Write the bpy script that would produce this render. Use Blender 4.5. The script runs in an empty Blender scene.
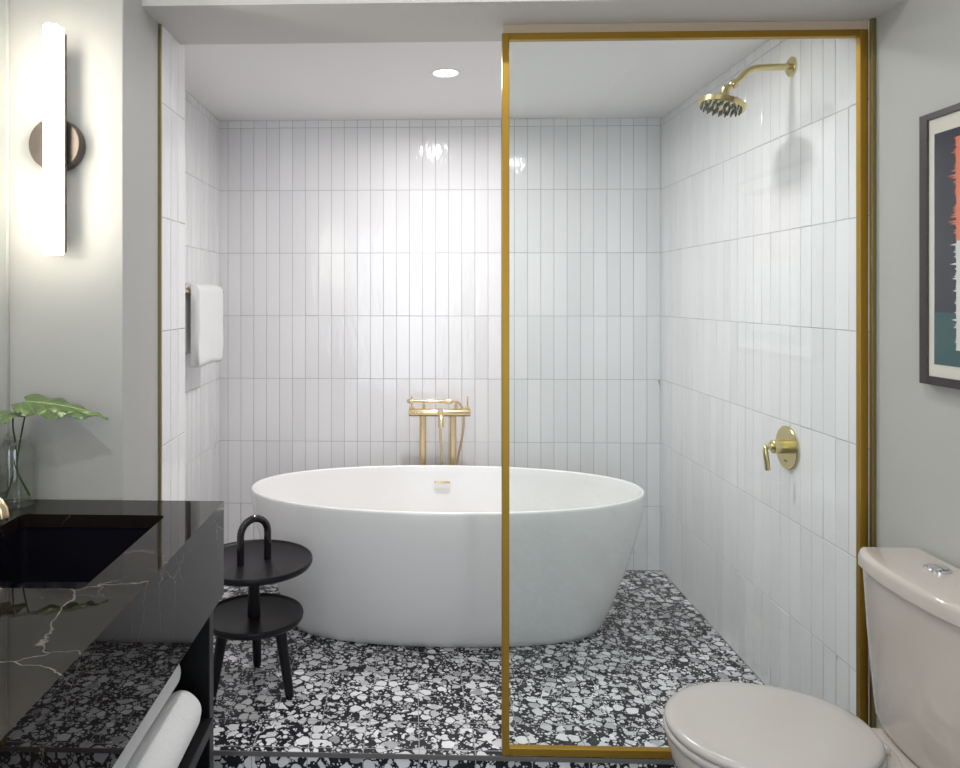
import bpy, bmesh, math, random
from mathutils import Vector, Matrix
random.seed(7)
PI = math.pi
COL = bpy.context.scene.collection

# ------------------------------------------------------------------ materials
MATS = {}
def new_mat(name):
    m = bpy.data.materials.new(name); m.use_nodes = True
    nt = m.node_tree
    bs = nt.nodes['Principled BSDF']
    MATS[name] = m
    return m, nt, bs
def N(nt, t, **kw):
    n = nt.nodes.new(t)
    for k, v in kw.items(): setattr(n, k, v)
    return n
def lk(nt, a, b): nt.links.new(a, b)
def math_n(nt, op, a, b=None, clamp=False):
    n = N(nt, 'ShaderNodeMath', operation=op); n.use_clamp = clamp
    for i, v in enumerate((a, b)):
        if v is None: continue
        if isinstance(v, (int, float)): n.inputs[i].default_value = v
        else: lk(nt, v, n.inputs[i])
    return n.outputs[0]
def mixc(nt, fac, a, b):
    n = N(nt, 'ShaderNodeMix', data_type='RGBA')
    if isinstance(fac, (int, float)): n.inputs[0].default_value = fac
    else: lk(nt, fac, n.inputs[0])
    for s, v in ((n.inputs[6], a), (n.inputs[7], b)):
        if isinstance(v, tuple): s.default_value = (*v[:3], 1)
        else: lk(nt, v, s)
    return n.outputs[2]
def ramp(nt, fac, pts, interp='LINEAR'):
    n = N(nt, 'ShaderNodeValToRGB'); cr = n.color_ramp; cr.interpolation = interp
    while len(cr.elements) < len(pts): cr.elements.new(0.5)
    for e, (p, c) in zip(cr.elements, pts):
        e.position = p; e.color = (*c, 1) if isinstance(c, tuple) else (c, c, c, 1)
    lk(nt, fac, n.inputs[0]); return n.outputs[0]
def coords(nt, scale=(1, 1, 1)):
    tc = N(nt, 'ShaderNodeTexCoord'); mp = N(nt, 'ShaderNodeMapping')
    mp.inputs['Scale'].default_value = scale
    lk(nt, tc.outputs['Object'], mp.inputs[0]); return mp.outputs[0]
def noise(nt, vec, scale, detail=3, rough=.5):
    n = N(nt, 'ShaderNodeTexNoise'); n.inputs['Scale'].default_value = scale
    n.inputs['Detail'].default_value = detail; n.inputs['Roughness'].default_value = rough
    lk(nt, vec, n.inputs['Vector']); return n
def bump(nt, bs, h, strength, dist):
    b = N(nt, 'ShaderNodeBump'); b.inputs['Strength'].default_value = strength
    b.inputs['Distance'].default_value = dist
    lk(nt, h, b.inputs['Height']); lk(nt, b.outputs[0], bs.inputs['Normal'])

def simple(name, col, rough=.5, metal=0, coat=0, var=.06, vscale=30, bmp=0, bscale=200, bdist=.001, spec=None):
    """a plain surface with a little procedural unevenness"""
    m, nt, bs = new_mat(name)
    v = coords(nt)
    n = noise(nt, v, vscale, 4)
    dark = tuple(c*(1-var) for c in col); lite = tuple(min(1, c*(1+var)) for c in col)
    lk(nt, mixc(nt, n.outputs[0], dark, lite), bs.inputs['Base Color'])
    bs.inputs['Roughness'].default_value = rough
    bs.inputs['Metallic'].default_value = metal
    bs.inputs['Coat Weight'].default_value = coat
    if spec is not None: bs.inputs['Specular IOR Level'].default_value = spec
    if bmp:
        bump(nt, bs, noise(nt, v, bscale, 3).outputs[0], bmp, bdist)
    return m

simple('wall_paint', (.43, .427, .408), .55, var=.015, vscale=3, bmp=.15, bscale=350, bdist=.0006)
simple('ceiling_paint', (.88, .865, .855), .6, var=.015, vscale=3)
simple('header_paint', (.60, .575, .55), .6, var=.015, vscale=3)
simple('grout', (.40, .40, .41), .9, var=.05)
simple('acrylic_white', (.83, .82, .81), .22, var=.01)
simple('vitreous_china', (.52, .47, .425), .10, coat=.4, var=.01)
simple('seat_plastic', (.475, .445, .42), .22, var=.01)
simple('frame_brass', (.40, .24, .04), .42, metal=1, var=.08, vscale=14)
simple('trim_bronze', (.30, .25, .12), .35, metal=1, var=.08, vscale=14)
simple('pale_brass', (.80, .64, .40), .27, metal=1, var=.05)
simple('shower_brass', (.64, .55, .27), .2, metal=1, var=.05)
simple('mirror_silver', (.90, .91, .90), .01, metal=1, var=.0)
simple('chrome', (.78, .78, .8), .12, metal=1, var=.03)
simple('bronze', (.10, .082, .07), .45, metal=.6, var=.1)
simple('black_lacquer', (.010, .008, .010), .38, var=.1, spec=.3)
simple('black_handle', (.008, .007, .009), .12, var=.1, coat=.5)
simple('black_sink', (.006, .006, .010), .12, var=.1)
simple('black_cabinet', (.004, .004, .005), .5, var=.1, spec=.2)
simple('cabinet_edge', (.02, .02, .024), .4, var=.1)
simple('picture_frame', (.028, .018, .020), .4, var=.25, vscale=60)
simple('picture_mat', (.74, .71, .62), .8, var=.02)
simple('print_coral', (.78, .20, .10), .8, var=.15, vscale=120)
simple('print_white', (.74, .74, .70), .8, var=.06, vscale=120)
simple('print_teal', (.02, .085, .09), .8, var=.2, vscale=60)
simple('nozzle_rubber', (.10, .11, .13), .5, var=.1)
simple('gasket', (.50, .40, .29), .4, var=.05)
simple('leaf_stem', (.03, .075, .015), .4, var=.2)
simple('hose_metal', (.66, .50, .30), .3, metal=1, bmp=.5, bscale=900)
simple('plastic_edge', (.13, .125, .12), .5)
simple('door_paint', (.5, .5, .5), .5)

# towel
m, nt, bs = new_mat('terry_cloth')
v = coords(nt)
n1 = noise(nt, v, 380, 3); n2 = noise(nt, v, 60, 3)
lk(nt, mixc(nt, n1.outputs[0], (.70, .70, .69), (.90, .90, .90)), bs.inputs['Base Color'])
bs.inputs['Roughness'].default_value = .95
bs.inputs['Sheen Weight'].default_value = .3
bump(nt, bs, math_n(nt, 'ADD', n1.outputs[0], n2.outputs[0]), .6, .003)

# glazed tile: tone varies per tile through a per-face attribute
m, nt, bs = new_mat('glazed_tile')
at = N(nt, 'ShaderNodeAttribute', attribute_name='tone')
lk(nt, mixc(nt, at.outputs['Fac'], (.785, .775, .785), (.84, .83, .835)), bs.inputs['Base Color'])
bs.inputs['Roughness'].default_value = .09
bs.inputs['IOR'].default_value = 1.5
v = coords(nt, (1, 1, .35))
bump(nt, bs, noise(nt, v, 42, 2).outputs[0], .22, .006)

# terrazzo
def terrazzo():
    m, nt, bs = new_mat('terrazzo')
    v0 = coords(nt)
    ns = noise(nt, v0, 34, 1)
    sub = N(nt, 'ShaderNodeVectorMath', operation='SUBTRACT'); sub.inputs[1].default_value = (.5, .5, .5)
    lk(nt, ns.outputs[1], sub.inputs[0])
    sc = N(nt, 'ShaderNodeVectorMath', operation='SCALE'); sc.inputs['Scale'].default_value = .014
    lk(nt, sub.outputs[0], sc.inputs[0])
    ad = N(nt, 'ShaderNodeVectorMath', operation='ADD')
    lk(nt, v0, ad.inputs[0]); lk(nt, sc.outputs[0], ad.inputs[1]); v = ad.outputs[0]
    def layer(scale, edge, keep, off):
        mp = N(nt, 'ShaderNodeMapping'); mp.inputs['Location'].default_value = off
        mp.inputs['Rotation'].default_value = (.35, .2, .6+off[0])
        lk(nt, v, mp.inputs[0])
        a = N(nt, 'ShaderNodeTexVoronoi', feature='DISTANCE_TO_EDGE'); b = N(nt, 'ShaderNodeTexVoronoi', feature='F1')
        for t in (a, b):
            t.inputs['Scale'].default_value = scale; t.inputs['Randomness'].default_value = 1
            lk(nt, mp.outputs[0], t.inputs['Vector'])
        sep = N(nt, 'ShaderNodeSeparateColor'); lk(nt, b.outputs['Color'], sep.inputs[0])
        inside = math_n(nt, 'GREATER_THAN', a.outputs['Distance'], edge)
        inside = math_n(nt, 'MULTIPLY', inside, math_n(nt, 'LESS_THAN', b.outputs['Distance'], .50))
        on = math_n(nt, 'LESS_THAN', sep.outputs[0], keep)
        mask = math_n(nt, 'MULTIPLY', inside, on)
        col = ramp(nt, sep.outputs[1], [(0, (.30, .30, .32)), (.10, (.48, .48, .50)), (.35, (.62, .62, .63)), (1, (.80, .80, .82))])
        return mask, col
    base = mixc(nt, noise(nt, v0, 300, 2).outputs[0], (.006, .006, .009), (.018, .018, .026))
    c = base
    for sc_, ed, kp, off in ((115, .13, .45, (3, 1, 2)), (54, .11, .52, (7, 5, 1)), (27, .075, .66, (1.3, 2, 9))):
        mk, cc = layer(sc_, ed, kp, off)
        c = mixc(nt, mk, c, cc)
    # grout lines of the 0.152 m tiles
    sp = N(nt, 'ShaderNodeSeparateXYZ'); lk(nt, v0, sp.inputs[0])
    gx = math_n(nt, 'LESS_THAN', math_n(nt, 'FRACT', math_n(nt, 'DIVIDE', math_n(nt, 'ADD', sp.outputs[0], 10.105-.151*66+.151*70), .151)), .017)
    gy = math_n(nt, 'LESS_THAN', math_n(nt, 'FRACT', math_n(nt, 'DIVIDE', math_n(nt, 'ADD', sp.outputs[1], -2.46+.151*80), .151)), .017)
    c = mixc(nt, math_n(nt, 'MAXIMUM', gx, gy), c, (.36, .36, .37))
    lk(nt, c, bs.inputs['Base Color'])
    bs.inputs['Roughness'].default_value = .30
    bs.inputs['Specular IOR Level'].default_value = .3
    return m
terrazzo()

# dark marble with pale veins
def marble():
    m, nt, bs = new_mat('dark_marble')
    v0 = coords(nt)
    ns = noise(nt, v0, 5, 5, .6)
    sub = N(nt, 'ShaderNodeVectorMath', operation='SUBTRACT'); sub.inputs[1].default_value = (.5, .5, .5)
    lk(nt, ns.outputs[1], sub.inputs[0])
    sc = N(nt, 'ShaderNodeVectorMath', operation='SCALE'); sc.inputs['Scale'].default_value = .16
    lk(nt, sub.outputs[0], sc.inputs[0])
    ad = N(nt, 'ShaderNodeVectorMath', operation='ADD')
    lk(nt, v0, ad.inputs[0]); lk(nt, sc.outputs[0], ad.inputs[1])
    base = mixc(nt, noise(nt, v0, 9, 6, .65).outputs[0], (.004, .003, .003), (.018, .014, .012))
    c = base
    for scale, w, loc, keep, col in ((3.4, .0022, (.4, 2, .3), .57, (.20, .185, .17)), (6.5, .0024, (4, 1, .7), .54, (.24, .22, .20))):
        mp = N(nt, 'ShaderNodeMapping'); mp.inputs['Location'].default_value = loc
        mp.inputs['Scale'].default_value = (.75, 1.3, 1)
        lk(nt, ad.outputs[0], mp.inputs[0])
        a = N(nt, 'ShaderNodeTexVoronoi', feature='DISTANCE_TO_EDGE'); a.inputs['Scale'].default_value = scale
        lk(nt, mp.outputs[0], a.inputs['Vector'])
        line = ramp(nt, a.outputs['Distance'], [(0, 1.0), (w, .45), (w*2.2, 0.0)])
        msk = ramp(nt, noise(nt, mp.outputs[0], 2.2, 2).outputs[0], [(keep-.06, 0.0), (keep+.06, 1.0)])
        c = mixc(nt, math_n(nt, 'MULTIPLY', line, msk), c, col)
    lk(nt, c, bs.inputs['Base Color'])
    bs.inputs['Roughness'].default_value = .012
    bs.inputs['IOR'].default_value = 1.32
marble()

# clear glass: a fresnel mix of tinted transmission and mirror reflection
def clear_glass(name, tint, ior=1.5, rough=0):
    m = bpy.data.materials.new(name); m.use_nodes = True; nt = m.node_tree
    nt.nodes.remove(nt.nodes['Principled BSDF'])
    out = nt.nodes['Material Output']
    tr = N(nt, 'ShaderNodeBsdfTransparent'); tr.inputs[0].default_value = (*tint, 1)
    gl = N(nt, 'ShaderNodeBsdfGlossy'); gl.inputs['Roughness'].default_value = rough
    fr = N(nt, 'ShaderNodeFresnel')
    ge = N(nt, 'ShaderNodeNewGeometry')     # same reflectance on the front and the back face of the pane
    lk(nt, math_n(nt, 'ADD', ior, math_n(nt, 'MULTIPLY', ge.outputs['Backfacing'], 1/ior-ior)), fr.inputs['IOR'])
    mx = N(nt, 'ShaderNodeMixShader')
    lk(nt, fr.outputs[0], mx.inputs[0]); lk(nt, tr.outputs[0], mx.inputs[1]); lk(nt, gl.outputs[0], mx.inputs[2])
    lk(nt, mx.outputs[0], out.inputs['Surface'])
    MATS[name] = m
clear_glass('screen_glass', (.962, .985, .98), 1.5)
clear_glass('vase_glass', (.99, .995, .985), 1.65)
clear_glass('vase_water', (.985, .99, .97), 1.15)
clear_glass('picture_glass', (.98, .98, .98), 1.35)

# the print's dark ground, faint paper panels
m, nt, bs = new_mat('print_navy')
v = coords(nt); sp = N(nt, 'ShaderNodeSeparateXYZ'); lk(nt, v, sp.inputs[0])
g1 = math_n(nt, 'LESS_THAN', math_n(nt, 'FRACT', math_n(nt, 'DIVIDE', math_n(nt, 'ADD', sp.outputs[2], 5.0), .142)), .018)
lk(nt, mixc(nt, g1, mixc(nt, noise(nt, v, 25, 3).outputs[0], (.015, .016, .030), (.026, .028, .046)), (.010, .012, .02)), bs.inputs['Base Color'])
bs.inputs['Roughness'].default_value = .8

# leaf with midrib + side veins
m, nt, bs = new_mat('leaf_green')
uv = N(nt, 'ShaderNodeAttribute', attribute_name='leafuv')
sp = N(nt, 'ShaderNodeSeparateXYZ'); lk(nt, uv.outputs['Vector'], sp.inputs[0])
ab = math_n(nt, 'ABSOLUTE', sp.outputs[1])
rib = math_n(nt, 'LESS_THAN', ab, .035)
side = math_n(nt, 'LESS_THAN', math_n(nt, 'FRACT', math_n(nt, 'MULTIPLY', math_n(nt, 'SUBTRACT', sp.outputs[0], math_n(nt, 'MULTIPLY', ab, .35)), 7.0)), .10)
base = mixc(nt, noise(nt, coords(nt), 40, 3).outputs[0], (.050, .105, .022), (.12, .19, .05))
c = mixc(nt, math_n(nt, 'MULTIPLY', side, .35), base, (.35, .5, .2))
c = mixc(nt, rib, c, (.45, .58, .25))
lk(nt, c, bs.inputs['Base Color']); bs.inputs['Roughness'].default_value = .28
bs.inputs['Coat Weight'].default_value = .2

def emitter(name, col, strength):
    m = bpy.data.materials.new(name); m.use_nodes = True; nt = m.node_tree
    bs = nt.nodes['Principled BSDF']
    bs.inputs['Base Color'].default_value = (.8, .8, .8, 1)
    bs.inputs['Emission Color'].default_value = (*col, 1)
    bs.inputs['Emission Strength'].default_value = strength
    MATS[name] = m
emitter('sconce_glow', (1.0, .935, .79), 25)
emitter('downlight_glow', (.93, .96, 1.0), 7)

# ------------------------------------------------------------------ geometry helpers
def link(name, bm, mat, parent=None, smooth=False, label=None):
    me = bpy.data.meshes.new(name)
    bmesh.ops.remove_doubles(bm, verts=bm.verts, dist=1e-6)
    bmesh.ops.recalc_face_normals(bm, faces=bm.faces)
    bm.to_mesh(me); bm.free()
    o = bpy.data.objects.new(name, me); COL.objects.link(o)
    me.materials.append(MATS[mat])
    if smooth:
        for p in me.polygons: p.use_smooth = True
        if smooth != 'full':
            me.set_sharp_from_angle(angle=math.radians(38))
    if parent: o.parent = parent; o.matrix_parent_inverse = Matrix.Translation(parent.location).inverted()
    if label: o['label'] = label
    return o
def tag(o, label=None, cat=None, group=None, kind=None):
    for k, v in (('label', label), ('category', cat), ('group', group), ('kind', kind)):
        if v: o[k] = v
    return o
def thing(name, loc, label, cat, group=None):
    o = bpy.data.objects.new(name, None); o.empty_display_size = .05; COL.objects.link(o); o.location = loc
    return tag(o, label, cat, group)
def box(bm, x0, x1, y0, y1, z0, z1, bev=0, seg=2):
    t = bmesh.new()
    bmesh.ops.create_cube(t, size=1)
    for v in t.verts:
        v.co = Vector(((x0+x1)/2+v.co.x*(x1-x0), (y0+y1)/2+v.co.y*(y1-y0), (z0+z1)/2+v.co.z*(z1-z0)))
    if bev: bmesh.ops.bevel(t, geom=t.edges[:], offset=bev, segments=seg, affect='EDGES', profile=.5)
    merge(bm, t)
def merge(bm, t, mtx=None):
    if mtx is not None: bmesh.ops.transform(t, matrix=mtx, verts=t.verts)
    me = bpy.data.meshes.new('tmp'); t.to_mesh(me); t.free(); bm.from_mesh(me); bpy.data.meshes.remove(me)
def rings(bm, rs, cap0=True, cap1=True, closed=True):
    """skin a list of rings of points"""
    vs = [[bm.verts.new(p) for p in r] for r in rs]
    n = len(vs[0])
    for a, b in zip(vs, vs[1:]):
        for i in range(n if closed else n-1):
            j = (i+1) % n
            bm.faces.new((a[i], a[j], b[j], b[i]))
    if cap0: bm.faces.new(vs[0][::-1])
    if cap1: bm.faces.new(vs[-1])
    return vs
def frame_of(d, up=Vector((0, 0, 1))):
    d = d.normalized()
    if abs(d.dot(up)) > .95: up = Vector((1, 0, 0))
    a = d.cross(up).normalized(); b = a.cross(d).normalized()
    return a, b
def lathe(bm, prof, origin, axis=(0, 0, 1), n=32, cap0=True, cap1=True):
    """prof: (radius, height) list along axis"""
    ax = Vector(axis).normalized(); a, b = frame_of(ax, Vector((0, 1, 0)) if abs(ax.y) < .9 else Vector((0, 0, 1)))
    o = Vector(origin); rs = []
    for r, h in prof:
        rs.append([o + ax*h + (a*math.cos(2*PI*i/n)+b*math.sin(2*PI*i/n))*max(r, 1e-4) for i in range(n)])
    rings(bm, rs, cap0, cap1)
def cyl(bm, p0, p1, r0, r1=None, n=24, bev=.0):
    p0 = Vector(p0); p1 = Vector(p1); r1 = r0 if r1 is None else r1
    L = (p1-p0).length
    pr = [(r0, 0), (r1, L)]
    if bev: pr = [(r0-bev, 0), (r0-bev*.3, bev*.3), (r0, bev), (r1, L-bev), (r1-bev*.3, L-bev*.3), (r1-bev, L)]
    lathe(bm, pr, p0, (p1-p0), n)
def smooth_path(pts, k=8):
    pts = [Vector(p) for p in pts]; out = []
    P = [pts[0]*2-pts[1]] + pts + [pts[-1]*2-pts[-2]]
    for i in range(1, len(P)-2):
        for s in range(k):
            t = s/k
            p0, p1, p2, p3 = P[i-1:i+3]
            out.append(.5*((2*p1)+(-p0+p2)*t+(2*p0-5*p1+4*p2-p3)*t*t+(-p0+3*p1-3*p2+p3)*t**3))
    out.append(pts[-1]); return out
def tube(bm, pts, r, n=14, cap=True):
    pts = [Vector(p) for p in pts]
    rs = []; prev = None
    for i, p in enumerate(pts):
        d = (pts[min(i+1, len(pts)-1)]-pts[max(i-1, 0)]).normalized()
        if prev is None: a, b = frame_of(d)
        else:
            a = (prev - d*prev.dot(d)).normalized(); b = a.cross(d)
        prev = a
        rr = r(i/(len(pts)-1)) if callable(r) else r
        rs.append([p+(a*math.cos(2*PI*k/n)+b*math.sin(2*PI*k/n))*rr for k in range(n)])
    rings(bm, rs, cap, cap)
def B(): return bmesh.new()

def struct(name, bm, mat, **k):
    o = link(name, bm, mat, **k); o['kind'] = 'structure'; return o

# ------------------------------------------------------------------ room dimensions
XL, XR = -.957, 1.195      # shower side walls (tile faces)
XP, XQ = -.682, 1.206      # painted wall faces
XS = -.676                 # tiled face of the short return
YB = 3.615                 # tiled back wall face
YN = 1.714                 # painted wall behind the vanity
ZC = 2.194                 # shower ceiling
ZH = 2.056                 # header underside
ZR = 2.60; YF = -1.30      # bathroom ceiling, rear wall
YHF, YHB = 1.834, 2.118    # header front / back
CURB = .100

b = B(); box(b, -1.2, 1.4, YF-.1, YB+.12, -.08, 0); struct('floor', b, 'terrazzo')
b = B(); box(b, XS-.5, XR+.0, 1.987, 2.112, 0.0005, CURB, .0015, 1); struct('trim_1', b, 'terrazzo')
b = B(); box(b, -.674, XR-.001, 1.9835, 1.9868, CURB-.012, CURB+.0005); struct('trim_2', b, 'plastic_edge')
b = B(); box(b, -1.2, 1.4, YHB, YB+.12, ZC, ZC+.1); struct('ceiling', b, 'ceiling_paint')
b = B(); box(b, -1.2, 1.4, YF-.1, YHF, ZR, ZR+.1); struct('ceiling', b, 'ceiling_paint')
b = B(); box(b, XP-.3, XQ+.15, YHF, YHB, ZH, ZR+.1); struct('wall_header', b, 'header_paint')
b = B(); box(b, XQ, XQ+.15, YF-.1, 1.981, 0, ZR); struct('wall_right', b, 'wall_paint')
b = B(); box(b, -1.11, XL-.003, YF-.1, YN, 0, ZR); struct('wall_left', b, 'wall_paint')
b = B(); box(b, -1.11, XP, YN, 2.150, 0, ZR, .002, 1); struct('wall_niche', b, 'wall_paint')
# rear wall, with an unseen doorway added to let fill light in
b = B(); box(b, -1.11, -.75, YF-.1, YF, 0, ZR); box(b, .62, XQ, YF-.1, YF, 0, ZR); box(b, -.75, .62, YF-.1, YF, 2.08, ZR)
struct('wall_rear', b, 'wall_paint')
b = B()
box(b, -.79, -.75, YF, YF+.02, 0, 2.12); box(b, .62, .66, YF, YF+.02, 0, 2.12); box(b, -.75, .62, YF, YF+.02, 2.08, 2.12)
struct('trim_3', b, 'door_paint')

PITCH_U, PITCH_V, GAP = .0638, .3075, .0019
ZROW = 2.157
def tiled_wall(name, o, u, nrm, ulen, z0, z1, uoff=0.0, thick=.03):
    """stacked vertical tiles on a grout bed; o = start corner on the tile face plane"""
    o = Vector(o); u = Vector(u); nrm = Vector(nrm); w = Vector((0, 0, 1))
    bm = bmesh.new(); tone = bm.faces.layers.float.new('tone')
    def quad(ps, mi, t=0):
        f = bm.faces.new([bm.verts.new(p) for p in ps]); f.material_index = mi; f[tone] = t
    # grout bed as a solid block just below the tile faces
    def P(a, z, d): q = o+u*a+nrm*d; q.z = z; return q
    g = -.0016
    quad([P(0, z0, g), P(ulen, z0, g), P(ulen, z1, g), P(0, z1, g)], 1)
    quad([P(0, z0, -thick), P(0, z1, -thick), P(ulen, z1, -thick), P(ulen, z0, -thick)], 1)
    quad([P(0, z0, -thick), P(0, z0, g), P(0, z1, g), P(0, z1, -thick)], 1)
    quad([P(ulen, z0, -thick), P(ulen, z1, -thick), P(ulen, z1, g), P(ulen, z0, g)], 1)
    quad([P(0, z0, -thick), P(ulen, z0, -thick), P(ulen, z0, g), P(0, z0, g)], 1)
    quad([P(0, z1, -thick), P(0, z1, g), P(ulen, z1, g), P(ulen, z1, -thick)], 1)
    us = [0]; a = uoff
    while a < ulen-.004:
        if a > .004: us.append(a)
        a += PITCH_U
    us.append(ulen)
    zs = [z0]; k = -8
    while True:
        z = ZROW+k*PITCH_V
        if z > z1-.004: break
        if z > z0+.004: zs.append(z)
        k += 1
    zs.append(z1)
    ch = .0012
    for a0, a1 in zip(us, us[1:]):
        for c0, c1 in zip(zs, zs[1:]):
            A0, A1, Z0, Z1 = a0+GAP/2, a1-GAP/2, c0+GAP/2, c1-GAP/2
            if A1-A0 < .004 or Z1-Z0 < .004: continue
            t = random.random()
            tu = random.uniform(-1, 1)*.00050; tv = random.uniform(-1, 1)*.00090; td = random.uniform(-.0002, .0002)
            def d(sx, sz): return td+tu*sx+tv*sz-.0003
            S = [(A0+ch, Z0+ch, d(-1, -1)), (A1-ch, Z0+ch, d(1, -1)), (A1-ch, Z1-ch, d(1, 1)), (A0+ch, Z1-ch, d(-1, 1))]
            E = [(A0, Z0, -.0016), (A1, Z0, -.0016), (A1, Z1, -.0016), (A0, Z1, -.0016)]
            quad([P(*p) for p in S], 0, t)
            for i in range(4):
                j = (i+1) % 4
                quad([P(*E[i]), P(*E[j]), P(*S[j]), P(*S[i])], 0, t)
    me = bpy.data.meshes.new(name)
    # consistent outward normals by hand
    for f in bm.faces:
        f.normal_update()
        if f.normal.dot(nrm) < -.3 and f.material_index == 0: f.normal_flip()
    bm.to_mesh(me); bm.free()
    ob = bpy.data.objects.new(name, me); COL.objects.link(ob)
    me.materials.append(MATS['glazed_tile']); me.materials.append(MATS['grout'])
    ob['kind'] = 'structure'; return ob
tiled_wall('wall_back', (XL-.03, YB, 0), (1, 0, 0), (0, -1, 0), XR-XL+.06, 0, ZC, .0703)
tiled_wall('wall_right', (XR, 1.9815, 0), (0, 1, 0), (-1, 0, 0), YB-1.9815, 0, 2.194, .030)
tiled_wall('wall_left', (XL, 2.150, 0), (0, 1, 0), (1, 0, 0), YB-2.150, 0, ZC, .050)
tiled_wall('wall_return', (XS, 1.962, 0), (0, 1, 0), (1, 0, 0), 2.166-1.962, 0, 2.194, .075, thick=.0055)
tiled_wall('wall_return', (XL, 2.1665, 0), (1, 0, 0), (0, 1, 0), XS-XL-.006, 0, ZC, .03, thick=.016)
# metal edge profiles where the tile stops
b = B(); box(b, XS-.0055, XS+.001, 1.952, 1.9615, 0.001, ZH-.0005, .0008, 1); struct('trim_4', b, 'trim_bronze')
b = B(); box(b, XR-.0015, XQ-.0002, 1.970, 1.9808, 0.001, ZH-.0005, .0008, 1); struct('trim_5', b, 'trim_bronze')

# ------------------------------------------------------------------ bathtub
TX, TY, TH = .1275, 3.008, .560
def ell(a, b_, z, n=96, p=2.0, cx=TX, cy=TY):
    out = []
    for i in range(n):
        t = 2*PI*i/n; c, s = math.cos(t), math.sin(t)
        out.append(Vector((cx+a*math.copysign(abs(c)**(2/p), c), cy+b_*math.copysign(abs(s)**(2/p), s), z)))
    return out
tub = thing('bathtub', (TX, TY, 0), 'white oval freestanding bathtub with flared sides on the terrazzo floor', 'bathtub')
rs = []
for z, t in ((.001, -.02), (.006, .0),):
    rs.append(ell(.612+t*.6, .212+t*.6, z, p=2.25))
K = 22
for i in range(1, K+1):
    t = i/K
    z = .006+(TH-.012-.006)*t
    f = 1-(1-t)**1.45
    rs.append(ell(.618+(.790-.618)*f, .214+(.376-.214)*f, z, p=2.22-.12*t))
AO, BO = .790, .376
for dz, din in ((.007, .0006), (.010, .002), (.0125, .005), (.0125, .010), (.010, .0135), (.006, .015)):
    rs.append(ell(AO-din, BO-din, TH-.012+dz, p=2.10))
for i in range(1, 19):
    t = i/18
    z = TH-.012-.42*t
    f = t**1.8 if t < .8 else t**1.8
    rs.append(ell(AO-.016-.19*t**1.3-.02*t**8, BO-.016-.125*t**1.3-.02*t**8, z+.012*t**2*0, p=2.1+.25*t))
rs.append(ell(.46, .17, TH-.445, p=2.3)); rs.append(ell(.25, .09, TH-.452, p=2.2)); rs.append(ell(.03, .02, TH-.455))
b = B(); rings(b, rs); link('tub_shell', b, 'acrylic_white', tub, smooth='full')
b = B(); box(b, .089, .161, 3.331, 3.345, .488, .4965, .003); link('overflow_slot', b, 'pale_brass', tub, smooth=True, label='small brass overflow slot')
b = B(); lathe(b, [(.034, 0), (.034, .004), (.028, .007), (.001, .008)], (TX, TY, .1052)); link('drain_cover', b, 'pale_brass', tub, smooth=True)

# ------------------------------------------------------------------ floor-standing bath tap
FY = 3.475
tap = thing('bath_faucet', (.11, FY, 0), 'pale brass twin-post bath filler with hand shower behind the white tub', 'faucet')
for x in (.040, .181):
    b = B(); cyl(b, (x, FY, .010), (x, FY, .770), .0165, n=28); link('post', b, 'pale_brass', tap, smooth=True)
    b = B(); lathe(b, [(.032, 0), (.032, .006), (.030, .009), (.018, .010)], (x, FY, 0.0005)); link('floor_flange', b, 'pale_brass', tap, smooth=True)
b = B(); cyl(b, (-.026, FY-.005, .786), (.262, FY-.005, .786), .0185, n=32, bev=.002)
link('mixer_body', b, 'pale_brass', tap, smooth=True)
b = B()
sp = smooth_path([(.121, FY-.02, .796), (.121, FY-.06, .800), (.121, FY-.105, .790), (.121, FY-.13, .765), (.121, FY-.135, .738)], 8)
tube(b, sp, .013, 20); link('spout', b, 'pale_brass', tap, smooth=True)
for x, s in ((-.012, -1), (.249, 1)):
    b = B(); cyl(b, (x, FY-.005, .803), (x, FY-.005, .812), .010, n=20, bev=.001); cyl(b, (x, FY-.005, .810), (x, FY-.005, .862), .0042, n=14, bev=.001)
    link('lever', b, 'pale_brass', tap, smooth=True)
for x in (.045, .195):
    b = B(); cyl(b, (x, FY, .800), (x, FY, .822), .0075, n=16)
    t = bmesh.new(); tube(t, [(x, FY+.014*math.cos(a), .834+.014*math.sin(a)) for a in [PI*(.05+.9*k/10)-PI for k in range(11)]], .004, 10); merge(b, t)
    link('cradle', b, 'pale_brass', tap, smooth=True)
b = B(); lathe(b, [(.0085, 0), (.0105, .003), (.0105, .030), (.0088, .034), (.0088, .17), (.011, .176), (.011, .205), (.007, .21)], (-.032, FY, .838), (1, 0, 0), 24)
hs = link('hand_shower', b, 'pale_brass', tap, smooth=True)
b = B()
for i in range(5): cyl(b, (-.0325, FY+.005*math.cos(i*1.257), .838+.005*math.sin(i*1.257)), (-.0345, FY+.005*math.cos(i*1.257), .838+.005*math.sin(i*1.257)), .001, n=8)
link('spray_holes', b, 'nozzle_rubber', hs)
b = B()
hp = smooth_path([(.176, FY, .838), (.202, FY+.002, .834), (.222, FY+.004, .812), (.232, FY+.006, .76), (.226, FY+.02, .67), (.205, FY+.03, .56), (.175, FY+.02, .42), (.150, FY-.02, .36),
                  (.134, FY-.04, .42), (.128, FY-.045, .55), (.122, FY-.03, .68), (.121, FY-.012, .768)], 10)
tube(b, hp, .0055, 12); link('shower_hose', b, 'hose_metal', tap, smooth=True, label='thin flexible brass hose')

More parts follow.
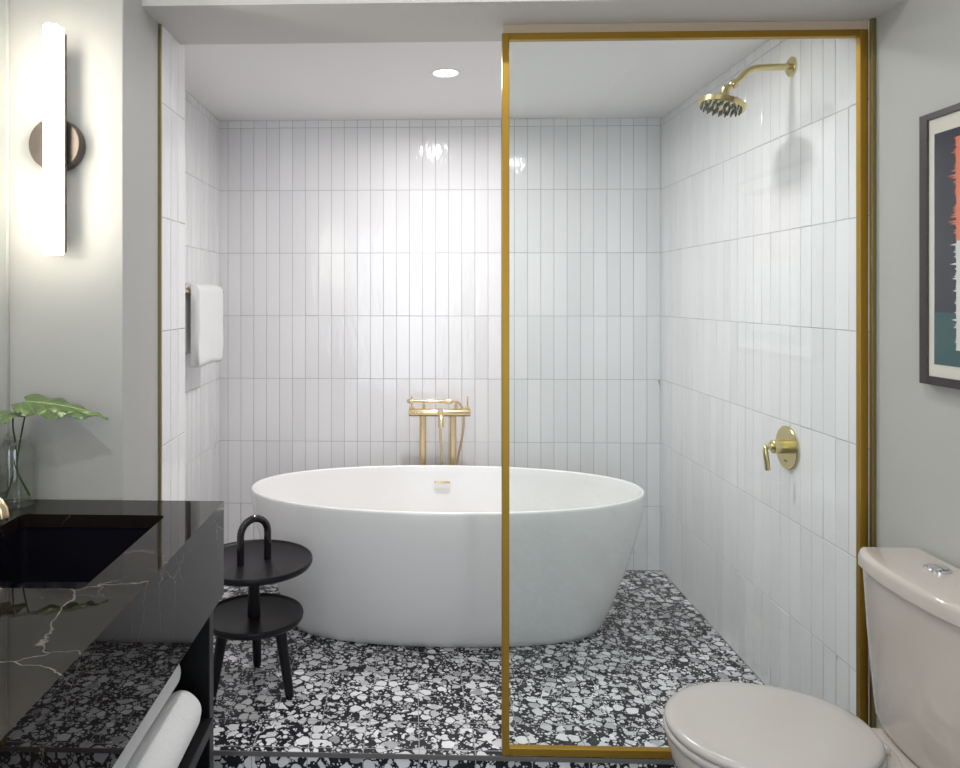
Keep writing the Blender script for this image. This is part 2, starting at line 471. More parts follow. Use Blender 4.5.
# ------------------------------------------------------------------ side table
SX, SY = -.545, 2.500
st = thing('side_table', (SX, SY, 0), 'black two-tier round tripod side table with loop handle beside the tub', 'side table')
def tray(zt, R, name):
    b = B()
    lathe(b, [(.001, 0), (R-.016, 0), (R-.006, .004), (R-.001, .012), (R, .020), (R-.002, .0255), (R-.006, .0258), (R-.009, .020), (R-.016, .0165), (.001, .0165)],
          (SX, SY, zt-.0165), n=96)
    return link(name, b, 'black_lacquer', st, smooth=True)
tray(.430, .199, 'top_tray'); 
tray(.246, .168, 'lower_shelf')
b = B(); lathe(b, [(.022, .2465), (.020, .30), (.019, .36), (.020, .4128)], (SX, SY, 0), n=32); link('stem', b, 'black_lacquer', st, smooth=True)
H0 = Vector((-.580, 2.455, .4305)); H1 = Vector((-.502, 2.520, .4305)); hm = (H0+H1)/2; hd = (H1-H0)/2; R_ = hd.length
pts = [H0, H0+Vector((0, 0, .04)), H0+Vector((0, 0, .09))]
zt = .590-.0125-R_
for k in range(0, 17):
    a = PI*(1-k/16); pts.append(hm+hd*math.cos(a)+Vector((0, 0, zt-.4305+R_*math.sin(a))))
pts += [H1+Vector((0, 0, .09)), H1+Vector((0, 0, .04)), H1]
b = B(); tube(b, pts, .0125, 20); link('handle', b, 'black_handle', st, smooth=True, label='glossy black loop handle')
for fx, fy in ((-.411, 2.437), (-.671, 2.437), (-.564, 2.642)):
    d = Vector((fx-SX, fy-SY, 0)); tx = Vector((SX, SY, 0))+d*.72
    b = B(); p0 = Vector((fx, fy, .001)); p1 = Vector((tx.x, tx.y, .231))
    lathe(b, [(.010, 0), (.0135, .004), (.015, .02), (.0195, (p1-p0).length)], p0, (p1-p0), 24)
    link('leg', b, 'black_lacquer', st, smooth=True)

# ------------------------------------------------------------------ glass screen
GY0, GY1 = 1.985, 2.004
gx0, gx1, gz0, gz1 = .235, 1.1935, CURB+.0015, 2.032
gs = thing('shower_screen', ((gx0+gx1)/2, 1.997, CURB), 'fixed glass shower screen in a brushed gold frame standing on the curb', 'shower screen')
def bar(name, x0, x1, z0, z1):
    b = B(); box(b, x0, x1, GY0, GY1, z0, z1, .0012, 2); return link(name, b, 'frame_brass', gs)
bar('frame_stile', gx0, gx0+.019, gz0, gz1)
bar('frame_stile', gx1-.0205, gx1, gz0, gz1)
bar('frame_rail', gx0+.0192, gx1-.0207, gz1-.018, gz1)
bar('frame_rail', gx0+.0192, gx1-.0207, gz0, gz0+.0205)
b = B(); box(b, gx0+.018, gx1-.0195, 1.9905, 1.9985, gz0+.0195, gz1-.017); link('glass_pane', b, 'screen_glass', gs)
b = B(); box(b, gx0+.004, gx1, 1.988, 2.001, gz1+.0003, ZH-.0005); link('gasket', b, 'gasket', gs)

# ------------------------------------------------------------------ shower head on its arm
sh = thing('rain_shower', (XR, 2.381, 2.056), 'pale brass round rain shower head on a bent arm high on the tiled right wall', 'shower head')
b = B(); lathe(b, [(.031, 0), (.031, .004), (.028, .007), (.012, .008)], (XR-.0005, 2.381, 2.056), (-1, 0, 0), 40); link('wall_flange', b, 'shower_brass', sh, smooth=True)
ap = [(XR-.006, 2.381, 2.056), (1.13, 2.381, 2.055), (1.085, 2.381, 2.053), (1.062, 2.381, 2.046), (1.046, 2.381, 2.034), (1.030, 2.381, 2.016), (1.010, 2.381, 2.001), (.996, 2.381, 1.992)]
b = B(); tube(b, smooth_path(ap, 6), .0105, 20); link('arm', b, 'shower_brass', sh, smooth=True)
tilt = Matrix.Rotation(math.radians(14), 4, 'Y')
hc = Vector((.976, 2.381, 1.938))
ax = tilt @ Vector((0, 0, 1))
b = B()
t = bmesh.new(); lathe(t, [(.0125, 0), (.0145, .003), (.0145, .016), (.0115, .020)], (1.020, 2.381, 2.009), (-.79, 0, -.61), 24); merge(b, t)
t = bmesh.new(); bmesh.ops.create_uvsphere(t, u_segments=24, v_segments=14, radius=.0135); merge(b, t, Matrix.Translation(hc+ax*.052))
t = bmesh.new(); lathe(t, [(.020, 0), (.019, .014), (.014, .022), (.014, .042), (.009, .048)], hc+ax*.008, ax, 24); merge(b, t)
link('swivel_joint', b, 'shower_brass', sh, smooth=True)
b = B(); lathe(b, [(.066, -.011), (.070, -.0105), (.072, -.008), (.072, .007), (.069, .0095), (.018, .014)], hc, ax, 64); link('head_disc', b, 'shower_brass', sh, smooth=True)
ta, tb = frame_of(ax)
nz0 = None
for ring_, cnt in ((.060, 20), (.044, 14), (.027, 8)):
    for i in range(cnt):
        a = 2*PI*i/cnt
        p = hc-ax*.0108+(ta*math.cos(a)+tb*math.sin(a))*ring_
        if nz0 is None:
            b = B(); lathe(b, [(.0034, 0), (.0030, .008), (.0020, .0105)], (0, 0, 0), -ax, 10)
            nz0 = link('nozzle', b, 'nozzle_rubber', sh, smooth=True, label='dark rubber nozzle'); o = nz0
        else:
            o = nz0.copy(); COL.objects.link(o)
        o.location = p

# ------------------------------------------------------------------ shower valve
vc = Vector((XR-.0005, 2.406, .845))
sv = thing('shower_valve', tuple(vc), 'round pale brass shower valve with lever on the tiled right wall', 'shower valve')
b = B(); lathe(b, [(.0695, 0), (.0695, .004), (.067, .0068), (.022, .008)], vc, (-1, 0, 0), 64); link('escutcheon', b, 'shower_brass', sv, smooth=True)
b = B(); lathe(b, [(.0215, 0), (.0215, .040), (.019, .043), (.012, .0435), (.0095, .046), (.0095, .058), (.0075, .060)], vc+Vector((-.0075, 0, .003)), (-1, 0, 0), 32); link('valve_stem', b, 'shower_brass', sv, smooth=True)
b = B()
lp = smooth_path([vc+Vector((-.060, 0, .003)), vc+Vector((-.070, -.004, .003)), vc+Vector((-.0735, -.006, -.006)), vc+Vector((-.073, -.007, -.022)), vc+Vector((-.070, -.008, -.045)), vc+Vector((-.067, -.008, -.070))], 6)
tube(b, lp, lambda t: .0070+.0016*min(1, max(0, (t-.4)*6)), 18); link('lever', b, 'shower_brass', sv, smooth=True)
b = B()
# small engraved arrow mark on the plate
for dy, dz in ((-.006, 0), (0, .003), (.006, .001)): box(b, vc.x-.0083, vc.x-.0078, vc.y+dy-.003, vc.y+dy+.003, vc.z-.043+dz-.0016, vc.z-.043+dz+.0016)
link('engraved_mark', b, 'bronze', sv)

# ------------------------------------------------------------------ towel bar + hanging towel
RX, RZ = -.885, 1.350
tbr = thing('towel_bar', (XL, 3.07, RZ), 'slim brass towel bar on the tiled left wall of the shower', 'towel bar')
b = B(); cyl(b, (RX, 2.76, RZ), (RX, 3.385, RZ), .008, n=20, bev=.001); link('rail', b, 'pale_brass', tbr, smooth=True)
for y in (2.80, 3.35):
    b = B(); cyl(b, (XL+.0005, y, RZ), (RX-.004, y, RZ), .007, n=16); lathe(b, [(.02, 0), (.02, .005), (.016, .008)], (XL+.0005, y, RZ), (1, 0, 0), 24)
    link('bracket', b, 'pale_brass', tbr, smooth=True)
# towel: thick folded cloth over the rail
def hang_towel(y0, y1, zf, zbk):
    b = B(); cols = 26; rows = []
    inner, outer = .012, .043
    def loop(y, k):
        w = 1+.03*math.sin(y*31)+.02*math.sin(y*57+1)
        o_, i_ = outer*w, inner
        pf = zf+.003*math.sin(y*23+.5)-.006*(k-.5)
        pts = []
        nn = 14
        # outer path: front bottom -> over -> back bottom
        for s in range(nn): pts.append((o_+.0025*math.sin(s*.9+y*9)*(1-s/nn)+(-.006 if s == 0 else 0), pf+(RZ-pf)*s/nn))
        for s in range(11):
            a = PI*s/10; pts.append((o_*math.cos(a), RZ+(o_*.72)*math.sin(a)))
        for s in range(1, nn): pts.append((-o_+.003*math.sin(s), RZ+(zbk-RZ)*s/(nn-1)))
        for s in range(nn-1, 0, -1): pts.append((-i_, RZ+(zbk-RZ)*s/(nn-1)))
        for s in range(11):
            a = PI-PI*s/10; pts.append((i_*math.cos(a), RZ+i_*math.sin(a)))
        for s in range(nn-1, -1, -1): pts.append((i_, pf+(RZ-pf)*s/nn))
        return [Vector((RX+p[0], y, p[1])) for p in pts]
    for c in range(cols+1):
        k = c/cols
        rows.append(loop(y0+(y1-y0)*k, k))
    rings(b, rows, True, True)
    return b
tw = link('towel', hang_towel(2.865, 3.240, 1.050, 1.10), 'terry_cloth', smooth='full')
tag(tw, 'thick white towel folded over the brass bar on the shower wall', 'towel')

# ------------------------------------------------------------------ recessed light
def downlight(x, y, z, label, name='ceiling_downlight'):
    dl = thing(name, (x, y, z), label, 'ceiling light')
    b = B(); t = bmesh.new(); lathe(t, [(.058, 0), (.058, -.003), (.050, -.005), (.046, -.002), (.046, -.0005)], (x, y, z-.0006), (0, 0, 1), 48, False, False); merge(b, t)
    link('trim_ring', b, 'ceiling_paint', dl, smooth=True)
    b = B(); lathe(b, [(.045, 0), (.045, -.002)], (x, y, z-.0006), (0, 0, 1), 48); link('lens', b, 'downlight_glow', dl, smooth=True)
    return dl
downlight(.121, 2.860, ZC, 'small round recessed downlight glowing in the white shower ceiling')

# ------------------------------------------------------------------ wall sconces
def sconce(sx, yw, sz, f, label):
    """round plate on the wall plane y = yw, light tube standing off it; f = -1 faces the camera's way, +1 the other"""
    r = thing('wall_sconce', (sx, yw, sz), label, 'wall lamp')
    def Y(d): return yw+f*d
    def yb(bm, x0, x1, d0, d1, z0, z1, bv=0): box(bm, x0, x1, min(Y(d0), Y(d1)), max(Y(d0), Y(d1)), z0, z1, bv)
    b = B(); lathe(b, [(.059, 0), (.0605, .003), (.0605, .031), (.0585, .034), (.003, .0345)], (sx-.008, Y(.0005), sz), (0, f, 0), 64)
    link('backplate', b, 'bronze', r, smooth=True, label='round bronze backplate')
    tx0, tx1 = sx-.011, sx+.026
    tcx = (tx0+tx1)/2; hw = (tx1-tx0)/2
    b = B(); yb(b, tx0+.003, tx1+.0025, .0465, .0555, sz-.250, sz+.246, .001); yb(b, sx-.006, sx+.02, .035, .0465, sz-.03, sz+.03)
    link('spine', b, 'bronze', r)
    def dring(z, s=1.0):
        pts = []
        for i in range(17):
            a = PI*i/16
            pts.append(Vector((tcx+hw*s*math.cos(PI+a), Y(.074+.020*s*math.sin(a)), z)))
        pts.append(Vector((tcx+hw*s, Y(.056), z))); pts.append(Vector((tcx-hw*s, Y(.056), z)))
        return pts
    b = B(); rings(b, [dring(sz-.257, .95), dring(sz-.2545, 1), dring(sz+.250, 1), dring(sz+.254, .985), dring(sz+.256, .94)])
    link('diffuser', b, 'sconce_glow', r, smooth=True, label='glowing white tube')
sconce(-.822, YN, 1.680, -1, 'tall glowing tube wall sconce on a round bronze backplate above the vase')
sconce(-.822, .36, 1.680, 1, 'matching tube wall sconce at the near end of the vanity, outside the view')
b = B(); box(b, XL-.002, XP, .22, .36, 0, ZR); struct('wall_niche', b, 'wall_paint')
# mirror over the vanity between the two sconces
mr = thing('vanity_mirror', (XL, 1.03, .90), 'frameless mirror on the left wall over the vanity', 'mirror')
b = B(); box(b, XL-.0025, XL+.003, .375, 1.700, .875, 2.45); link('mirror_glass', b, 'mirror_silver', mr)
b = B(); box(b, XL-.0025, XL+.0045, 1.7005, 1.7125, .875, 2.45); link('edge_strip', b, 'wall_paint', mr)

# ------------------------------------------------------------------ vanity
VX0, VX1, VY0, VY1, VZ = XL+.0035, -.442, .3605, 1.706, .853
BX0, BX1, BY0, BY1 = -.855, -.539, 1.185, 1.590
vt = thing('vanity_countertop', ((VX0+VX1)/2, (VY0+VY1)/2, .63), 'dark polished marble vanity top with deep apron and pale veins', 'countertop')
def rrect(x0, x1, y0, y1, r, z, n=8):
    out = []
    for cx, cy, a0 in ((x1-r, y1-r, 0), (x0+r, y1-r, PI/2), (x0+r, y0+r, PI), (x1-r, y0+r, 1.5*PI)):
        for i in range(n+1):
            a = a0+PI/2*i/n; out.append(Vector((cx+r*math.cos(a), cy+r*math.sin(a), z)))
    return out
b = B(); TK = .028
n = 8; hole = rrect(BX0, BX1, BY0, BY1, .014, 0, n)
oc = []
for i, p in enumerate(hole):   # matching outer ring projected on the slab outline
    q = i//(n+1); k = i % (n+1)
    cx, cy = [(VX1, VY1), (VX0, VY1), (VX0, VY0), (VX1, VY0)][q]
    hx, hy = [(BX1, BY1), (BX0, BY1), (BX0, BY0), (BX1, BY0)][q]
    f = k/n
    if q in (0, 2): a = Vector((cx, p.y, 0)); c = Vector((p.x, cy, 0))
    else: a = Vector((p.x, cy, 0)); c = Vector((cx, p.y, 0))
    oc.append(a if k < n/2 else (Vector((cx, cy, 0)) if k == n//2 else c))
def ringz(r, z): return [Vector((p.x, p.y, z)) for p in r]
def lay(r0, r1):
    n_ = len(r0)
    v0 = [b.verts.new(p) for p in r0]; v1 = [b.verts.new(p) for p in r1]
    for i in range(n_):
        j = (i+1) % n_
        try: b.faces.new((v0[i], v0[j], v1[j], v1[i]))
        except ValueError: pass
lay(ringz(oc, VZ), ringz(hole, VZ)); lay(ringz(hole, VZ), ringz(hole, VZ-TK)); lay(ringz(hole, VZ-TK), ringz(oc, VZ-TK)); lay(ringz(oc, VZ-TK), ringz(oc, VZ))
bmesh.ops.remove_doubles(b, verts=b.verts, dist=1e-6)
bmesh.ops.dissolve_degenerate(b, edges=b.edges, dist=1e-6)
link('slab', b, 'dark_marble', vt)
b = B(); box(b, VX1-.022, VX1, VY0, VY1, .637, VZ-TK-.0004, .0006, 1)
link('apron', b, 'dark_marble', vt)
for y_ in (VY1-.022, VY0):
    b = B(); box(b, VX0+.002, VX1-.0224, y_, y_+.022, .637, VZ-TK-.0004, .0006, 1)
    link('apron_return', b, 'dark_marble', vt)
# basin
sk = thing('sink_basin', ((BX0+BX1)/2, (BY0+BY1)/2, .69), 'black rectangular undermount basin sunk in the marble vanity top', 'sink')
b = B(); e = .006
zt_ = VZ-TK-.0005
prof = [(e+.018, zt_, .03), (e+.018, zt_-.010, .03), (e+.012, zt_-.140, .03), (e-.04, zt_-.156, .02), (e-.04, zt_-.150, .02)]
R0 = rrect(BX0-.024, BX1+.024, BY0-.024, BY1+.024, .03, zt_)
R1 = rrect(BX0-.024, BX1+.024, BY0-.024, BY1+.024, .03, zt_-.012)
R2 = rrect(BX0-.014, BX1+.014, BY0-.014, BY1+.014, .03, zt_-.014)
R3 = rrect(BX0-.010, BX1+.010, BY0-.010, BY1+.010, .03, .690)
R4 = rrect(BX0-.004, BX1+.004, BY0-.004, BY1+.004, .03, .680)
Q0 = rrect(BX0-.003, BX1+.003, BY0-.003, BY1+.003, .016, zt_)
Q1 = rrect(BX0-.002, BX1+.002, BY0-.002, BY1+.002, .02, .705)
Q2 = rrect(BX0+.012, BX1-.012, BY0+.012, BY1-.012, .02, .693)
rings(b, [R4, R3, R2, R1, R0, Q0, Q1, Q2]); link('bowl', b, 'black_sink', sk, smooth=True)
b = B(); lathe(b, [(.026, 0), (.026, .003), (.020, .005), (.001, .0055)], ((BX0+BX1)/2, (BY0+BY1)/2, .6935)); link('drain', b, 'pale_brass', sk, smooth=True)
# cabinet frame below
CY0, CY1 = .40, 1.703
cb = thing('vanity_cabinet', (-.71, (CY0+CY1)/2, 0), 'black open vanity cabinet carrying the marble top with a towel shelf', 'cabinet')
for y0, y1 in ((1.672, CY1), (CY0, CY0+.03)):
    b = B(); box(b, XL+.0, -.468, y0, y1, 0.001, .6365, .001, 1); s_ = link('end_panel', b, 'black_cabinet', cb)
    b = B(); box(b, -.4678, -.4655, y0, y1, 0.001, .6365); link('edge_strip', b, 'cabinet_edge', s_)
b = B(); box(b, XL, XL+.015, CY0+.031, 1.671, .10, .6365); link('back_panel', b, 'black_cabinet', cb)
b = B(); box(b, XL+.016, -.459, CY0+.031, 1.671, .345, .370, .001, 1); s_ = link('shelf', b, 'black_cabinet', cb)
b = B(); box(b, -.4588, -.4565, CY0+.031, 1.671, .3455, .3705); link('edge_strip', b, 'cabinet_edge', s_)
b = B(); box(b, XL+.016, -.47, CY0+.031, 1.671, .02, .045, .001, 1); link('bottom_shelf', b, 'black_cabinet', cb)

# rolled towels on the shelf
def towel_roll(cx, cz, r, y0, y1, seed, sp0):
    rnd = random.Random(seed); b = B(); rows = []
    L = y1-y0; M = 40
    ph = [rnd.uniform(0, 6) for _ in range(4)]
    for i in range(M+1):
        k = i/M; y = y0+L*k
        e_ = min(k, 1-k)*L
        sh_ = 1.0 if e_ > .03 else math.sqrt(max(0, 1-((.03-e_)/.03)**2))*.42+.58
        row = []
        for j in range(40):
            a = 2*PI*j/40
            rr = r*sh_*(1+.022*math.sin(3*a+ph[0]+y*4)+.018*math.sin(5*a+ph[1]+y*9))
            d = (a-sp0) % (2*PI)
            rr *= 1+.075*(1-d/(2*PI))-.037     # the free edge of the cloth makes a step
            row.append(Vector((cx+rr*math.cos(a), y, cz+rr*.98*math.sin(a))))
        rows.append(row)
    rings(b, rows)
    for e2, yy in ((0, y0), (1, y1)):   # spiral of the rolled cloth at each end
        pass
    return b
rolls = ((-.5110, .4190, .0480, 'front-most rolled white towel at the open edge of the black vanity shelf', 2.2, 1.625),
         (-.6420, .4215, .0488, 'rolled white towel at the back of the black vanity shelf, mostly hidden', 1.0, 1.615),
         (-.5660, .5060, .0540, 'rolled white towel on top of the two others on the vanity shelf', 2.7, 1.63))
for i, (cx, cz, r, lab, s0, ye) in enumerate(rolls):
    o = link('rolled_towel', towel_roll(cx, cz, r, 1.05, ye, 5+i, s0), 'terry_cloth', smooth='full')
    tag(o, lab, 'towel', 'rolled towels on the vanity shelf')

# sink faucet: short arched spout
fy = 1.388
fk = thing('sink_faucet', (-.905, fy, VZ), 'polished brass arched sink faucet at the left edge of the vanity top', 'faucet')
b = B(); lathe(b, [(.024, 0), (.024, .004), (.020, .007), (.015, .008), (.014, .03)], (-.905, fy, VZ+.0005)); link('base', b, 'pale_brass', fk, smooth=True)
fp = [(-.905, fy, .87), (-.905, fy, .905)]
for k in range(13):
    a = PI*(1-k/12); fp.append((-.845+.060*math.cos(a), fy, .910+.042*math.sin(a)))
fp.append((-.785, fy, .906))
b = B(); tube(b, fp, .0115, 20); link('spout', b, 'pale_brass', fk, smooth=True)
b = B(); cyl(b, (-.905, fy+.012, .882), (-.905, fy+.05, .886), .005, n=14, bev=.001); link('lever', b, 'pale_brass', fk, smooth=True)

# ------------------------------------------------------------------ vase with monstera leaves
vx, vy = -.9035, 1.655; vz = VZ+.0006
vs = thing('glass_vase', (vx, vy, VZ), 'clear glass cylinder vase of water on the vanity back corner', 'vase')
b = B()
lathe(b, [(.034, 0), (.0375, .003), (.038, .01), (.038, .128), (.0365, .134), (.030, .138), (.0265, .141), (.0262, .150), (.0275, .153),
          (.0255, .1535), (.0240, .150), (.0242, .141), (.028, .136), (.0345, .131), (.0355, .126), (.0355, .016), (.030, .013), (.001, .013)], (vx, vy, vz), n=56, cap0=True)
link('vessel', b, 'vase_glass', vs, smooth=True)
b = B(); lathe(b, [(.0348, .0165), (.0348, .092), (.001, .092)], (vx, vy, vz), n=48); link('water', b, 'vase_water', vs, smooth=True)

def monstera(name, label, base, direction, side_tilt, L, W, droop, stem_pts, curl):
    lf = thing(name, tuple(base), label, 'leaf')
    d = Vector(direction).normalized(); up = Vector((0, 0, 1)); s = up.cross(d).normalized()
    up2 = d.cross(s)
    s = (Matrix.Rotation(side_tilt, 3, d) @ s)
    u_n = d.cross(s)
    bm = bmesh.new(); uvl = bm.verts.layers.float_vector.new('leafuv')
    NU, NV = 44, 12
    def halfw(t):  # heart-shaped outline
        return W*.5*(math.sin(PI*min(1, max(0, t))**.45))**1.15
    def pos(t, q, off):
        hw_ = halfw(t); sgn = 1 if q > 0 else -1
        # deep splits between the lobes
        back = -.10*L*(abs(q)**1.5)*(1-t)
        x = L*t+back+.10*L*abs(q)*t*(1-t)*2
        zc = -droop*(t**2.2)-curl*(q*q)*W*.5*math.sin(PI*t)
        p = Vector(base)+d*x+s*(q*hw_)+u_n*(zc+off+.004*math.sin(t*24)*abs(q))
        return p
    for layer, off in ((0, .0006), (1, -.0006)):
        g = {}
        for i in range(NU+1):
            for j in range(-NV, NV+1):
                t = .015+.975*i/NU; q = j/NV
                v = bm.verts.new(pos(t, q, off)); v[uvl] = (t, q, 0); g[i, j] = v
        for i in range(NU):
            for j in range(-NV, NV):
                t = i/NU; q = (j+.5)/NV
                # slits run from the margin towards the rib
                ph = ((t-.30*abs(q))*6.2) % 1
                if abs(q) > .45 and ph < .16 and .12 < t < .88: continue
                f = (g[i, j], g[i+1, j], g[i+1, j+1], g[i, j+1])
                bm.faces.new(f if layer == 0 else f[::-1])
    me = bpy.data.meshes.new('leaf_blade'); bm.to_mesh(me); bm.free()
    me.materials.append(MATS['leaf_green'])
    for p in me.polygons: p.use_smooth = True
    o = bpy.data.objects.new('leaf_blade', me); COL.objects.link(o); o.parent = lf; o.matrix_parent_inverse = Matrix.Translation(lf.location).inverted()
    b = B(); tube(b, smooth_path(stem_pts, 10), lambda t: .0026-.0009*t, 10); link('stem', b, 'leaf_stem', lf, smooth=True)
monstera('monstera_leaf', 'large split green leaf leaning right from the glass vase', (-.878, 1.640, 1.092), (.985, -.10, -.03), .24, .200, .105, .030,
         [(-.880, 1.668, .872), (-.9030, 1.655, .935), (-.896, 1.652, .985), (-.882, 1.645, 1.045), (-.868, 1.640, 1.090)], .22)
monstera('monstera_leaf', 'green leaf seen edge-on at the left, from the same vase', (-.900, 1.635, 1.069), (-.10, -.98, .0), .05, .17, .085, .02,
         [(-.925, 1.648, .872), (-.9050, 1.648, .935), (-.9000, 1.645, .985), (-.904, 1.640, 1.035), (-.900, 1.635, 1.069)], .15)

# ------------------------------------------------------------------ toilet
TC = 1.604
tl = thing('toilet', (.9, TC, 0), 'off-white close-coupled toilet with closed lid against the grey right wall', 'toilet')
XW = XQ-.012
def tank_ring(z, xf, bow, hw_, off=0, xb=XW, r=.022, n=18):
    """plan outline: straight back on the wall side, bowed front"""
    pts = []
    for i in range(n+1):
        k = -1+2*i/n
        x = xf+bow*(abs(k)**2.4)+(.0 if abs(k) < .999 else .0)
        y = TC+hw_*k
        pts.append(Vector((x-off, y+off*k, z)))
    # round the front corners
    pts[0] += Vector((.009, .0, 0)); pts[-1] += Vector((.009, .0, 0))
    pts.append(Vector((xb-.004, TC+hw_+off, z))); pts.append(Vector((xb, TC+hw_+off-.004, z)))
    pts.append(Vector((xb, TC-hw_-off+.004, z))); pts.append(Vector((xb-.004, TC-hw_-off, z)))
    return pts
b = B()
rows = []
for z, xf, hw_ in ((.330, 1.074, .176), (.336, 1.064, .184), (.352, 1.059, .188), (.45, 1.050, .192), (.55, 1.043, .196), (.64, 1.038, .198), (.692, 1.035, .199)):
    rows.append(tank_ring(z, xf, .030, hw_))
rings(b, rows); link('tank', b, 'vitreous_china', tl, smooth=True)
b = B()
rows = [tank_ring(z, 1.027+o2, .032, .206-o2) for z, o2 in ((.6925, .004), (.695, .0), (.718, 0.0), (.7255, .002), (.7295, .006), (.731, .012))]
rings(b, rows); link('tank_lid', b, 'vitreous_china', tl, smooth=True)
bx, by = 1.142, 1.652
b = B(); lathe(b, [(.026, 0), (.026, .003), (.023, .0055), (.020, .005)], (bx, by, .7312), n=40); fb = link('flush_plate', b, 'chrome', tl, smooth=True, label='round chrome flush surround')
for sgn, nm in ((-1, 'flush_button'), (1, 'flush_button')):
    b = B(); pts0 = []
    a0 = -PI/2 if sgn > 0 else PI/2
    rr_ = .0185 if sgn > 0 else .0185
    loopp = [Vector((bx+.001*sgn+rr_*math.cos(a0+PI*i/16), by+rr_*math.sin(a0+PI*i/16), 0)) for i in range(17)]
    rings(b, [[p+Vector((0, 0, .7365)) for p in loopp], [p+Vector((0, 0, .7392)) for p in loopp]])
    link(nm, b, 'chrome', fb, smooth=True)
def seat_ring(z, grow=0.0, n=72, xb=.970, cx=.745, xl=.545, w=.180, wb=.122):
    pts = []
    xs_len = xb-xl
    for i in range(n):
        t = 2*PI*i/n; c, s_ = math.cos(t), math.sin(t)
        if c < 0: x = cx+(cx-xl+grow)*c; y = (w+grow)*s_
        else:
            cc = c**.55; ss = math.copysign(abs(s_)**.8, s_)
            x = cx+(xb-cx+grow)*cc
            wid = w-(w-wb)*min(1, (cc))**1.6
            y = (wid+grow)*ss
        pts.append(Vector((x, TC+y, z)))
    return pts
b = B(); rings(b, [seat_ring(.3995, -.006), seat_ring(.402, 0), seat_ring(.409, .001), seat_ring(.414, -.003), seat_ring(.4175, -.012), seat_ring(.4195, -.04), seat_ring(.4200, -.09)])
link('seat_lid', b, 'seat_plastic', tl, smooth='full')
b = B(); rings(b, [seat_ring(.3815, -.004), seat_ring(.384, .002), seat_ring(.393, .004), seat_ring(.3985, 0.0)]); link('seat', b, 'seat_plastic', tl, smooth='full')
b = B()
rows = []
for z, xl_, w_, xb_, wb_ in ((.001, .68, .115, 1.10, .105), (.02, .675, .118, 1.10, .105), (.10, .665, .118, 1.10, .10), (.20, .625, .130, 1.09, .10), (.28, .580, .152, 1.05, .115),
                        (.335, .556, .172, 1.02, .13), (.365, .548, .180, 1.005, .14), (.376, .549, .179, 1.003, .14), (.381, .556, .172, .996, .135)):
    rows.append(seat_ring(z, 0, xl=xl_, w=w_, xb=xb_, wb=wb_, cx=.76))
rings(b, rows)
box(b, .955, 1.185, TC-.160, TC+.160, .255, .328, .018, 4); box(b, 1.0, 1.185, TC-.10, TC+.10, .001, .27, .015, 3)
link('bowl', b, 'vitreous_china', tl, smooth=True)
for dy in (-.03, .03):
    b = B(); cyl(b, (.974, TC+dy-.022, .393), (.974, TC+dy+.022, .392), .007, n=20, bev=.002); link('hinge', b, 'seat_plastic', tl, smooth=True)

# ------------------------------------------------------------------ framed print
AF = 1.182; AY1, AY0 = 1.772, 1.222; AZ0, AZ1 = 1.126, 1.749; fw = .0275
pc = thing('framed_print', (XQ, (AY0+AY1)/2, AZ0), 'abstract coral and white print in a dark frame on the right wall', 'picture')
b = B()
box(b, AF, XQ-.0005, AY1-fw, AY1, AZ0, AZ1, .0015); box(b, AF, XQ-.0005, AY0, AY0+fw, AZ0, AZ1, .0015)
box(b, AF+.0001, XQ-.0006, AY0+fw-.001, AY1-fw+.001, AZ1-.016, AZ1, .0015); box(b, AF+.0001, XQ-.0006, AY0+fw-.001, AY1-fw+.001, AZ0, AZ0+.020, .0015)
link('frame', b, 'picture_frame', pc)
b = B(); box(b, 1.1865, 1.1895, AY0+fw, AY1-fw, AZ0+.019, AZ1-.015); link('mount', b, 'picture_mat', pc)
PY1, PY0, PZ0, PZ1 = 1.726, 1.268, 1.174, 1.698
b = B(); box(b, 1.1858, 1.1864, PY0, PY1, PZ0, PZ1); pr = link('print', b, 'print_navy', pc)
def ragged(y0, y1, z0, z1, depth, n, seed, x):
    rnd = random.Random(seed); L = []; R = []
    for i in range(n+1):
        z = z0+(z1-z0)*i/n
        a = rnd.choice((.2, .35, .5, 1.0)) if i % 2 else 0
        L.append((y1+depth*a*rnd.random(), z)); R.append((y0-depth*(rnd.random()*.6 if i % 2 else 0), z))
    bm = B(); q = [L, R]
    for k in range(n):
        vs_ = [bm.verts.new((x, *L[k])), bm.verts.new((x, *L[k+1])), bm.verts.new((x, *R[k+1])), bm.verts.new((x, *R[k]))]
        bm.faces.new(vs_)
    r = bmesh.ops.extrude_face_region(bm, geom=bm.faces[:]); 
    for v in [e_ for e_ in r['geom'] if isinstance(e_, bmesh.types.BMVert)]: v.co.x += .0003
    return bm
b = B(); box(b, 1.1854, 1.18575, PY0, PY1, PZ0, PZ0+.118); link('painted_band', b, 'print_teal', pr, label='dark teal band')
link('painted_block', ragged(1.35, 1.656, 1.450, 1.678, .028, 90, 3, 1.1850), 'print_coral', pr, label='ragged coral block')
link('painted_block', ragged(1.35, 1.656, 1.210, 1.450, .022, 90, 4, 1.1850), 'print_white', pr, label='ragged white block')
b = B(); box(b, 1.1832, 1.1845, AY0+fw-.0, AY1-fw, AZ0+.020, AZ1-.016); link('glazing', b, 'picture_glass', pc)

# ------------------------------------------------------------------ unseen ceiling lights; the bathroom pair is added for fill
downlight(.66, 2.38, ZC, 'recessed downlight in the shower ceiling by the screen, hidden behind the header')
downlight(.30, 1.05, ZR, 'added unseen recessed downlight in the bathroom ceiling above the toilet')
downlight(-.35, .25, ZR, 'added unseen recessed downlight in the bathroom ceiling near the added door')

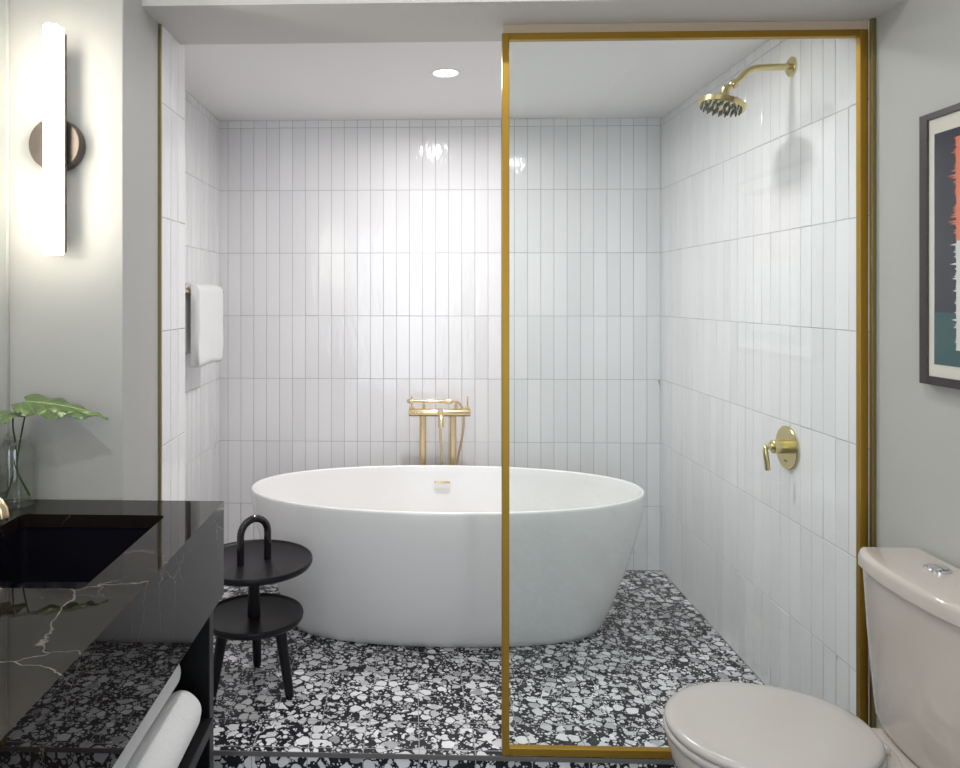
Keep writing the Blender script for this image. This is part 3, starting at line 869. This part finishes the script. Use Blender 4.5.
# ------------------------------------------------------------------ lights
def area(name, loc, rot, sx_, sy_, power, col, shape='RECTANGLE', spread=None):
    L = bpy.data.lights.new(name, 'AREA'); L.shape = shape; L.size = sx_; L.size_y = sy_; L.energy = power; L.color = col
    if spread: L.spread = math.radians(spread)
    o = bpy.data.objects.new(name, L); COL.objects.link(o); o.location = loc; o.rotation_euler = rot; return o
area('shower_lamp', (.121, 2.860, ZC-.006), (0, 0, 0), .085, .085, 12, (1, .98, .97), 'DISK', 172)
area('shower_lamp', (.66, 2.38, ZC-.006), (0, 0, 0), .085, .085, 3.5, (1, .98, .97), 'DISK', 172)
area('added_room_lamp', (.30, 1.05, ZR-.006), (0, 0, 0), .085, .085, 8.5, (.98, .98, .97), 'DISK', 160)  # added fill lamp under the first unseen bathroom downlight
area('added_room_lamp', (-.35, .25, ZR-.006), (0, 0, 0), .085, .085, 8.5, (.98, .98, .97), 'DISK', 160)  # added fill lamp under the second unseen bathroom downlight
area('added_doorway_fill', (-.08, -1.75, 1.15), (PI/2, 0, PI), 1.4, 1.9, 28, (.80, .90, 1.0)).rotation_euler = (PI/2, 0, 0)  # cool fill light added outside the unseen rear doorway

w = bpy.data.worlds.new('World'); bpy.context.scene.world = w; w.use_nodes = True
bg = w.node_tree.nodes['Background']; bg.inputs[0].default_value = (.75, .85, 1, 1); bg.inputs[1].default_value = .4

# ------------------------------------------------------------------ camera
cam = bpy.data.cameras.new('Camera'); co = bpy.data.objects.new('Camera', cam); COL.objects.link(co)
co.location = (0, 0, 1.327); co.rotation_euler = (PI/2, 0, math.radians(1.8))
cam.sensor_fit = 'HORIZONTAL'; cam.sensor_width = 36; cam.lens = 36*740/960
cam.shift_x = (480-391)/960; cam.shift_y = -(384-297)/960
cam.clip_start = .02
sc = bpy.context.scene
sc.camera = co
sc.view_settings.view_transform = 'Standard'; sc.view_settings.look = 'None'
sc.view_settings.exposure = 0.15; sc.view_settings.gamma = 1; sc.view_settings.use_curve_mapping = False
try:
    sc.cycles.max_bounces = 10; sc.cycles.diffuse_bounces = 5; sc.cycles.glossy_bounces = 5; sc.cycles.transparent_max_bounces = 12
    sc.cycles.sample_clamp_indirect = 6
    sc.cycles.use_denoising = True
except Exception: pass
